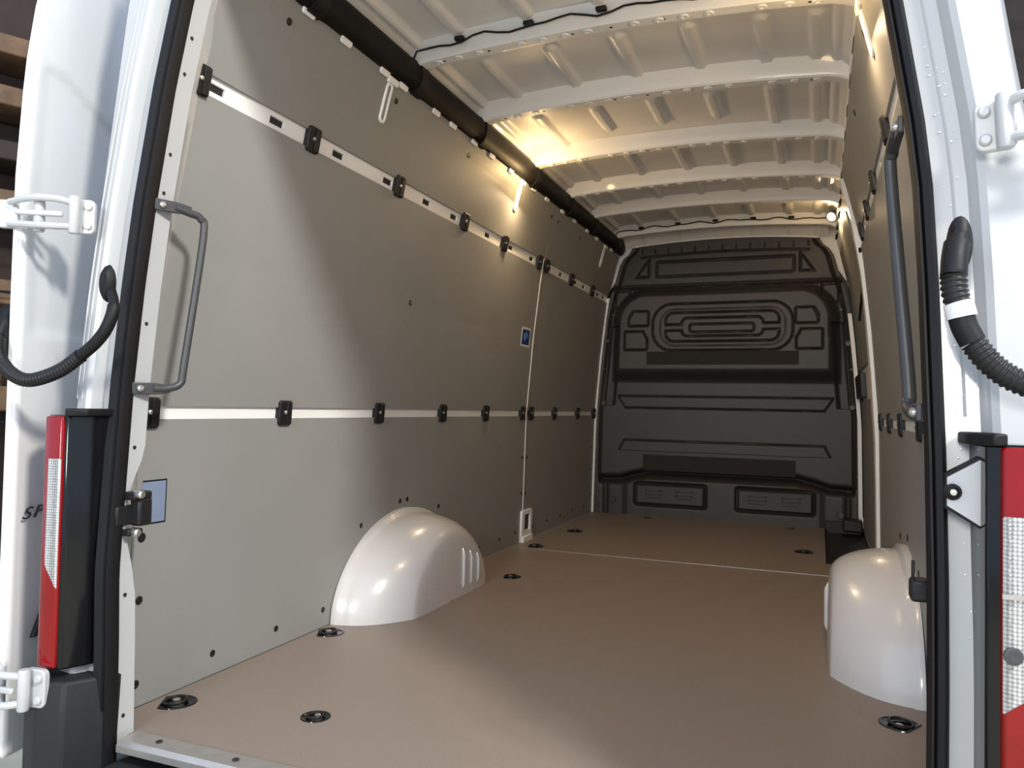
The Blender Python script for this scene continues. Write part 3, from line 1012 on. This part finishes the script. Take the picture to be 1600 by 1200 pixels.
# ------------------------------------------------------------------ bumper
bp = thing('rear_bumper', 'dark grey plastic rear bumper below the sill and left tail lamp', 'bumper', (0, 0.06, -0.10))
oz = 0.10
MB().prism([(0.16, 0.052), (0.05, 0.060), (-0.12, 0.055), (-0.14, 0.03), (-0.14, -0.15), (0.16, -0.15)], -0.76, 0.76, 0).build('step', M['bumper'], bp, bevel=0.008)
for s in (-1, 1):
    rings = []
    for z, g in ((-0.15, 0.0), (0.08, 0.0), (0.16, 0.0), (0.24, 0.012)):
        rings.append([(s * 0.760, 0.06, z), (s * (0.768 + g), 0.03, z), (s * (0.80 + g), -0.035 + g, z), (s * (0.860), -0.050 + g, z), (s * (0.93 - g), -0.02 + g, z), (s * (0.955 - g), 0.06, z), (s * 0.955, 0.12, z), (s * 0.78, 0.12, z)])
    MB().loft(rings).build('corner', M['bumper'], bp, bevel=0.006)

# ------------------------------------------------------------------ wheel arch covers
def wheel_arch(side):
    lab = 'glossy white wheel arch cover with three short ribs against the left wall' if side < 0 else 'glossy white wheel arch cover rounded off against the right wall'
    t = thing('wheel_arch_cover', lab, 'wheel arch', (side * 0.863, 1.49, 0.0), group='wheel arch covers')
    D = 0.214
    n = 48
    rings = []
    ds = [0.0, 0.004, 0.020, 0.030, 0.05, 0.08, 0.11, 0.14, 0.165, 0.185, 0.198, 0.207, 0.212, 0.214]
    for dpt in ds:
        k = dpt / D
        ar = 0.448 - 0.165 * k ** 2.4 - (0.006 if dpt > 0.022 else 0)      # rear half length
        af = 0.460 - 0.125 * k ** 2.4 - (0.006 if dpt > 0.022 else 0)
        h = 0.245 + 0.085 * math.sqrt(max(0.0, 1 - k ** 2.4))
        if 0.022 < dpt:
            h -= 0.016
        ring = []
        for i in range(n + 1):
            a = PI * i / n
            c, s_ = math.cos(a), math.sin(a)
            p = 1.95
            y = (abs(c) ** (2 / p)) * (1 if c > 0 else -1)
            z = abs(s_) ** (2 / p)
            ring.append((-side * dpt, (y * af if y > 0 else y * ar), z * h * (1 if y > 0 else 1 - 0.04 * abs(y))))
        rings.append(ring)
    # inner face closes towards the centre
    last = rings[-1]
    for f, dd in ((0.94, 0.2165), (0.80, 0.219), (0.5, 0.221), (0.02, 0.221)):
        rings.append([(-side * dd, p[1] * f, p[2] * f) for p in last])
    MB().loft(rings, closed=False, caps=False).build('cover', M['arch'], t, smooth=True, angle=50)
    for k in range(3):
        y = 0.095 + k * 0.066
        top = 0.180 - k * 0.020
        pts = [(-side * 0.219, y, 0.030), (-side * 0.2225, y, 0.045), (-side * 0.2225, y, top - 0.02), (-side * 0.217, y, top)]
        MB().tube(pts, [0.004, 0.0075, 0.0075, 0.004], 10).build('rib', M['arch'], t, smooth=True)


wheel_arch(-1)
wheel_arch(1)

# ------------------------------------------------------------------ floor tie-downs
TIES = [(-0.808, 0.333, 'D', 30, 'black recessed lashing ring in the floor at the left rear corner', 1.0),
        (-0.815, 0.962, 'D', 30, 'black recessed lashing ring beside the left wheel arch', 1.0),
        (-0.456, 0.400, 'O', 0, 'small round black floor fixing with a bright screw near the sill', 0.72),
        (0.797, 0.922, 'D', 150, 'black recessed lashing ring in front of the right wheel arch', 1.0),
        (-0.760, 2.705, 'D', 20, 'flat black lashing ring at the left end of the floor joint', 1.0),
        (-0.717, 3.283, 'O', 0, 'flat black floor fixing in the front floor board, left side', 1.0),
        (0.545, 3.21, 'O', 0, 'flat black floor fixing near the step well', 1.0),
        (-0.453, 4.06, 'O', 0, 'tiny black floor fixing against the bulkhead, left one', 0.6),
        (0.452, 4.045, 'O', 0, 'tiny black floor fixing against the bulkhead, right one', 0.6),
        (-0.60, 1.97, 'D', 20, 'black lashing ring just ahead of the left wheel arch', 0.9)]
for x, y, kind, rot, lab, sc in TIES:
    t = thing('lashing_ring', lab, 'lashing ring', mtx=Matrix.Translation((x, y, 0.0)) @ Matrix.Rotation(math.radians(rot), 4, 'Z') @ Matrix.Scale(sc, 4), group='lashing points in the floor')
    n = 28
    pts = []
    for k in range(n):
        a = 2 * PI * k / n
        px, py = 0.048 * math.cos(a), 0.048 * math.sin(a)
        if kind == 'D':
            px = max(px, -0.030)
            px, py = px * 1.05, py * 0.95
        pts.append((px, py))
    out = pts
    mb = MB()
    mb.loft([[(p[0] * f, p[1] * f, z) for p in out] for f, z in ((1.0, 0.0002), (0.985, 0.0022), (0.90, 0.0026), (0.86, 0.0010), (0.78, 0.0004), (0.02, 0.0004))], True, True)
    mb.build('cup', M['gloss'], t, smooth=True, angle=40)
    if sc > 0.65:
        rp = [(0.026 * math.cos(a) , 0.026 * math.sin(a), 0.0052 + 0.002 * math.cos(a)) for a in [2 * PI * k / 20 for k in range(21)]]
        MB().tube(rp, 0.0040, 8).build('ring', M['black'], t, smooth=True)
        MB().lathe([(0.010, 0.0004), (0.010, 0.004), (0.006, 0.006), (0.0004, 0.006)], 12, Matrix.Translation((0.0, 0.012, 0))).build('screw', M['metal'], t, smooth=True)

# white square bracket on the left wall at the floor joint
t = thing('seat_belt_anchor', 'white metal anchor bracket with a square hole at the foot of the left wall joint', 'bracket', mtx=wall_mtx(2.845, 0.075, -1, 0.0))
o_ = rrect(0.155, 0.185, 0.012)
i_ = rrect(0.082, 0.085, 0.004)
i_ = [(a + 0.006, b + 0.026) for a, b in i_]
n = len(o_)
vs = [(*p, 0.012) for p in o_] + [(*p, 0.012) for p in i_] + [(*p, 0.0) for p in o_] + [(*p, 0.0) for p in i_]
fs = []
for i in range(n):
    j = (i + 1) % n
    fs += [(i, j, n + j, n + i), (2 * n + i, 2 * n + j, j, i), (n + i, n + j, 3 * n + j, 3 * n + i)]
MB().add(vs, fs).build('plate', M['inner'], t, bevel=0.002)
MB().box((0.006, 0.026, 0.001), (0.084, 0.087, 0.003)).build('hole', M['hole'], t)
MB().prism([(-0.0775, -0.092), (0.0775, -0.092), (0.07, -0.045), (-0.07, -0.045)], 0.010, 0.022, 2).build('foot', M['inner'], t, bevel=0.004)

# blue and white sticker at the joint
t = thing('wall_sticker', 'small blue sticker with a white border beside the joint of the left boards', 'sticker', mtx=wall_mtx(2.685, 1.09, -1, 0.0))
MB().prism(rrect(0.130, 0.100, 0.003), 0.0003, 0.0012, 2).build('border', M['label'], t)
MB().prism(rrect(0.105, 0.080, 0.002), 0.0012, 0.0018, 2).build('print', M['blue'], t)
mb = MB()
mb.tube([(0.022 * math.cos(a), 0.022 * math.sin(a), 0.0019) for a in [2 * PI * k / 18 for k in range(14)]], 0.0025, 6)
mb.tube([(-0.02, -0.018, 0.0019), (0.02, 0.02, 0.0019)], 0.0022, 6)
mb.build('symbol', mat('pale_blue_print', (0.10, 0.22, 0.50), 0.5, noise=(10, 0.03, 2)), t)

# ------------------------------------------------------------------ grab handles
def grab_handle(side):
    lab = 'dark grey bar grab handle bolted to the left rear pillar' if side < 0 else 'dark grey bar grab handle bolted to the right rear pillar'
    XI = XIL if side < 0 else XIR
    zt, zb = 1.160, 0.745
    if side > 0:
        zt, zb = 1.165, 0.725
    xt, xb = float(np.interp(zt, *XI)), float(np.interp(zb, *XI))
    t = thing('grab_handle', lab, 'grab handle', (side * xb, yr(zb), zb), group='grab handles at the rear opening')
    o = Vector((side * xb, yr(zb), zb))
    top = Vector((side * (xt - 0.010), yr(zt) + 0.020, zt))
    bot = Vector((side * (xb - 0.010), yr(zb) + 0.020, zb))
    off = Vector((-side * (0.034 if side < 0 else 0.004), 0.085, 0.0))
    a, b = top + off, bot + off
    pts = [top + off * 0.25, top + off * 0.62 + Vector((0, 0, -0.006)), a + Vector((0, 0, -0.030)) * 0.5 - off * 0.08, a + Vector((0, 0, -0.060))]
    pts2 = [b + Vector((0, 0, 0.060)), b + Vector((0, 0, 0.015)) - off * 0.08, bot + off * 0.62 + Vector((0, 0, 0.002)), bot + off * 0.25]
    path = smoothpath([tuple(p - o) for p in pts + pts2], 8)
    MB().tube(path, 0.0088 if side < 0 else 0.0105, 14).build('bar', M['grey'], t, smooth=True)
    for p in (top, bot):
        q = p - o
        dirv = off.normalized()
        up = Vector((0, 0, 1))
        nn = dirv.cross(up)
        mt = Matrix(((dirv.x, up.x, nn.x, q.x), (dirv.y, up.y, nn.y, q.y), (dirv.z, up.z, nn.z, q.z), (0, 0, 0, 1)))
        MB().prism([(-0.022, -0.013), (0.030, -0.013), (0.062, -0.008), (0.062, 0.008), (0.030, 0.013), (-0.022, 0.013)], -0.004, 0.004, 2, mt).build('mounting_tab', M['grey'], t, bevel=0.002)
        MB().lathe([(0.0075, 0), (0.0075, 0.004), (0.004, 0.0075), (0.0004, 0.0075)], 12, mt @ Matrix.Translation((-0.005, 0, 0.004 * (1 if side < 0 else -1))) @ (Matrix.Identity(4) if side < 0 else Matrix.Rotation(PI, 4, 'X'))).build('screw', M['metal'], t, smooth=True)


grab_handle(-1)
grab_handle(1)

# ------------------------------------------------------------------ corrugated cable hoses to the doors
def hose(path, rad, t, name='hose', step=0.0075):
    P = [Vector(p) for p in smoothpath(path, 14)]
    L = [0]
    for a, b in zip(P[:-1], P[1:]):
        L.append(L[-1] + (b - a).length)
    n = int(L[-1] / (step / 4))
    pts, rads = [], []
    for k in range(n + 1):
        s = L[-1] * k / n
        i = min(max(np.searchsorted(L, s) - 1, 0), len(P) - 2)
        f = (s - L[i]) / max(1e-9, L[i + 1] - L[i])
        pts.append(tuple(P[i].lerp(P[i + 1], f)))
        rads.append(rad * (1.0 + 0.10 * math.cos(2 * PI * s / step)))
    return MB().tube(pts, rads, 14).build(name, M['black'], t, smooth=True, angle=80)


HL = [(-0.7626, 0.0720, 0.9491), (-0.7322, 0.0550, 0.9111), (-0.7364, 0.0450, 0.8680), (-0.7609, 0.0400, 0.8352), (-0.7967, 0.0350, 0.8075), (-0.8449, 0.0250, 0.7753), (-0.9130, 0.0120, 0.7558), (-0.9619, 0.0050, 0.7714), (-1.0137, 0.0150, 0.8073), (-1.0399, 0.0300, 0.8515), (-1.0483, 0.0500, 0.8887), (-1.0839, 0.0800, 0.9131)]
o = Vector((-0.79, 0.085, 0.935))
t = thing('cable_hose', 'black ribbed cable hose looping from the left pillar to the open left door', 'cable hose', tuple(o), group='cable hoses to the rear doors')
MB().lathe([(0.016, -0.004), (0.019, 0.002), (0.017, 0.010), (0.013, 0.016), (0.0005, 0.018)], 20, Matrix.Translation(Vector(HL[0]) - o + Vector((-0.006, 0.002, 0.012))) @ Matrix.Rotation(PI / 2, 4, 'X') @ Matrix.Diagonal((0.9, 2.1, 1, 1))).build('grommet', M['rubber'], t, smooth=True)
rel = [tuple(Vector(p) - o) for p in HL]
MB().tube(smoothpath(rel[0:5], 8), [0.010] * 8 + [0.0125] * 25, 14).build('elbow', M['rubber'], t, smooth=True)
hose(rel[4:10], 0.0138, t)
MB().tube(smoothpath(rel[9:], 8), 0.0150, 14).build('door_boot', M['rubber'], t, smooth=True)
HR = [(0.7869, 0.0750, 0.9614), (0.7808, 0.0580, 0.9341), (0.7782, 0.0500, 0.9054), (0.7794, 0.0470, 0.8828), (0.7851, 0.0450, 0.8603), (0.7895, 0.0450, 0.8400), (0.7998, 0.0450, 0.8172), (0.8179, 0.0450, 0.7920), (0.8393, 0.0450, 0.7730), (0.8672, 0.0450, 0.7601), (0.8992, 0.0500, 0.7589)]
o = Vector((0.80, 0.10, 0.95))
t = thing('cable_hose', 'black ribbed cable hose with white tape leaving the right pillar', 'cable hose', tuple(o), group='cable hoses to the rear doors')
rel = [tuple(Vector(p) - o) for p in HR]
MB().lathe([(0.015, -0.006), (0.019, 0.0), (0.018, 0.010), (0.012, 0.017), (0.0005, 0.019)], 20, Matrix.Translation(Vector(HR[0]) - o + Vector((0.004, 0.018, -0.006))) @ Matrix.Rotation(PI / 2, 4, 'X') @ Matrix.Diagonal((0.85, 2.1, 1, 1))).build('grommet', M['rubber'], t, smooth=True)
MB().tube(smoothpath(rel[0:3], 10), [0.012] * 4 + [0.0165] * 16 + [0.0155], 14).build('elbow', M['rubber'], t, smooth=True)
hose(rel[2:5], 0.0155, t)
MB().tube(smoothpath(rel[3:6], 8)[5:13], 0.0182, 14).build('tape', M['tape'], t, smooth=True)
MB().tube(smoothpath(rel[4:7], 8), 0.0163, 14).build('sleeve', M['rubber'], t, smooth=True)
hose(rel[6:], 0.0155, t)

# ------------------------------------------------------------------ door catches and stop
t = thing('door_catch', 'black steel door catch with bright bolts on the left rear pillar', 'door catch', (-0.770, 0.150, 0.47))
MB().box((-0.010, -0.012, 0.0), (0.022, 0.050, 0.042)).build('arm', M['black'], t, bevel=0.004)
MB().box((0.008, 0.020, 0.006), (0.030, 0.036, 0.060)).build('body', M['black'], t, bevel=0.006)
MB().box((0.006, 0.012, 0.042), (0.034, 0.048, 0.018)).build('ear', M['black'], t, bevel=0.004)
MB().box((0.004, 0.0, -0.036), (0.026, 0.038, 0.014)).build('ear', M['black'], t, bevel=0.003)
MB().lathe([(0.008, -0.008), (0.009, 0), (0.009, 0.012), (0.006, 0.016), (0.0004, 0.016)], 14, Matrix.Translation((0.020, -0.002, 0.046)) @ Matrix.Rotation(PI / 2, 4, 'Y')).build('bolt', M['metal'], t, smooth=True)
MB().lathe([(0.008, -0.008), (0.009, 0), (0.009, 0.012), (0.006, 0.016), (0.0004, 0.016)], 14, Matrix.Translation((0.014, -0.004, -0.036)) @ Matrix.Rotation(PI / 2, 4, 'Y')).build('bolt', M['metal'], t, smooth=True)
# pocket cut in the board behind it
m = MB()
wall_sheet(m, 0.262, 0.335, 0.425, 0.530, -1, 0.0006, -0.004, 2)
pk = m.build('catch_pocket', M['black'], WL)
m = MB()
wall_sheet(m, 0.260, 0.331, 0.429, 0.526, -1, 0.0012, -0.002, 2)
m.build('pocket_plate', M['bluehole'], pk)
t = thing('door_catch', 'black door catch peeping past the seal beside the right wheel arch', 'door catch', (0.755, 0.172, 0.465))
MB().box((-0.002, 0.002, 0.0), (0.026, 0.034, 0.032)).build('body', M['black'], t, bevel=0.005)
MB().box((-0.010, 0.006, 0.026), (0.004, 0.012, 0.03)).build('latch_pin', M['black'], t, bevel=0.001)

t = thing('door_stop', 'white wedge door stop with black rubber edge and striker on right pillar', 'door stop', (0.797, 0.078, 0.619))
MB().prism([(-0.0235, -0.023), (0.0205, -0.0505), (0.0205, 0.0505), (-0.0235, 0.023)], 0.002, 0.022, 1).build('rubber_edge', M['rubber'], t)
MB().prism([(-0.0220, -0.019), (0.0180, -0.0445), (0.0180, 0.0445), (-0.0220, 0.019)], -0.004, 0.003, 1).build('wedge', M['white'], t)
MB().lathe([(0.011, -0.004), (0.011, 0.006), (0.0075, 0.010), (0.006, 0.006), (0.0004, 0.006)], 16, Matrix.Translation((-0.016, -0.003, 0.0)) @ Matrix.Rotation(PI / 2, 4, 'X')).build('striker', M['black'], t, smooth=True)
MB().lathe([(0.004, 0), (0.004, 0.008), (0.0004, 0.009)], 12, Matrix.Translation((-0.016, -0.008, 0.0)) @ Matrix.Rotation(PI / 2, 4, 'X')).build('screw', M['metal'], t, smooth=True)

# ------------------------------------------------------------------ cargo lamps
def cargo_lamp(mtx, lab, lensmat, power, spot=None):
    t = thing('cargo_lamp', lab, 'lamp', mtx=mtx, group='cargo bay lamps')
    MB().lathe([(0.026, -0.03), (0.032, -0.022), (0.034, 0.006), (0.031, 0.010), (0.026, 0.008), (0.025, 0.002)], 24).build('bezel', M['black'], t, smooth=True, angle=40)
    MB().lathe([(0.0255, 0.001), (0.022, 0.006), (0.012, 0.009), (0.0005, 0.010)], 20).build('lamp_lens', lensmat, t, smooth=True)
    return t


def look(o, d):
    z = Vector(d).normalized()
    x = Vector((0, 0, 1)).cross(z).normalized()
    y = z.cross(x)
    return Matrix(((x.x, y.x, z.x, o[0]), (x.y, y.y, z.y, o[1]), (x.z, y.z, z.z, o[2]), (0, 0, 0, 1)))


cargo_lamp(look((0.672, 3.70, 1.862), (-0.55, -0.80, -0.55)), 'round black cargo lamp glowing at the top right near the bulkhead', M['lamp_white'], 3)
point_light('cargo_bulb', (0.648, 3.645, 1.825), 0.9, 0.02)
# strip lamps tucked into the brackets
for side, y in ((-1, 2.27), (1, 1.07)):
    t = thing('strip_lamp', 'bright strip lamp shining in the slotted bracket on the ' + ('left board' if side < 0 else 'right wall'), 'lamp', mtx=wall_mtx(y, 1.712, side, 0.004), group='cargo bay lamps')
    MB().prism(rrect(0.016, 0.108, 0.0078, 6), -0.002, 0.004, 2).build('lamp_lens', M['lamp_white'] if side < 0 else M['lamp_lens'], t, bevel=0.001)
    MB().prism(rrect(0.019, 0.113, 0.0090, 6), -0.004, 0.0005, 2).build('lamp_base', M['inner'], t)
WARM = (1.0, 0.70, 0.42)
point_light('left_bulb', (-0.60, 2.22, 1.780), 2.6, 0.02)
point_light('right_bulb', (0.58, 1.02, 1.780), 1.3, 0.02)
area_light('left_lamp_beam', (-0.675, 2.27, 1.725), (0.3, 2.2, 0.3), 0.07, 3.3, WARM)
area_light('right_lamp_beam', (0.675, 1.07, 1.725), (-0.3, 1.2, 0.3), 0.07, 3.2, WARM)
area_light('front_lamp_beam', (0.64, 3.62, 1.83), (-0.1, 2.6, 0.5), 0.05, 0.9, WARM)

# ------------------------------------------------------------------ surroundings: garage floor, rack, dark wall
g = MB().box((0, 1.5, -0.66), (16, 16, 0.04)).build('ground', M['concrete'])
tag(g, 'pale concrete garage floor under the van', None, None, 'structure')
# timber rack beyond the left door
view = Vector((-0.905, 0.42, 0)).normalized()
c0 = Vector((0.6145, -1.1144, 0)) + view * 5.2
side_v = Vector((-view.y, view.x, 0))
RM = Matrix(((side_v.x, view.x, 0, c0.x), (side_v.y, view.y, 0, c0.y), (0, 0, 1, -0.64), (0, 0, 0, 1)))
t = thing('storage_rack', 'brown timber storage rack with wire mesh behind the open left door', 'rack', mtx=RM)
MB().box((0, 0.30, 3.0), (4.0, 0.04, 6.0)).build('back_board', M['darkwood'], t)
for k, z in enumerate((1.35, 1.95, 2.45, 2.75, 3.05, 3.35)):
    MB().box((0, 0.05 + 0.03 * (k % 2), z), (4.0, 0.35, 0.14 if k < 3 else 0.11)).build('beam', M['wood'] if k != 3 else M['darkwood'], t, bevel=0.01)
for k in range(9):
    MB().box((-1.6 + 0.4 * k, 0.20, 1.65), (0.30, 0.10, 0.52)).build('board', M['wood'], t, bevel=0.01)
for k in range(14):
    MB().tube([(-1.95 + k * 0.3, -0.16, 0.3), (-1.95 + k * 0.3, -0.16, 2.4)], 0.010, 6).build('mesh_wire', M['black'], t)
for k in range(6):
    MB().tube([(-2.0, -0.17, 0.5 + k * 0.36), (2.0, -0.17, 0.5 + k * 0.36)], 0.008, 6).build('mesh_wire', M['black'], t)
wo = MB().box((3.2, 8.05, 2.6), (6.0, 0.1, 6.6)).build('wall_front', M['darkwood'])
tag(wo, 'dark brown plank wall of the garage far beyond the right pillar', None, None, 'structure')
for k in range(12):
    MB().box((0.45 + 0.5 * k, 7.98, 2.6), (0.47, 0.04, 6.5)).build('plank', M['darkwood'], wo, bevel=0.008)
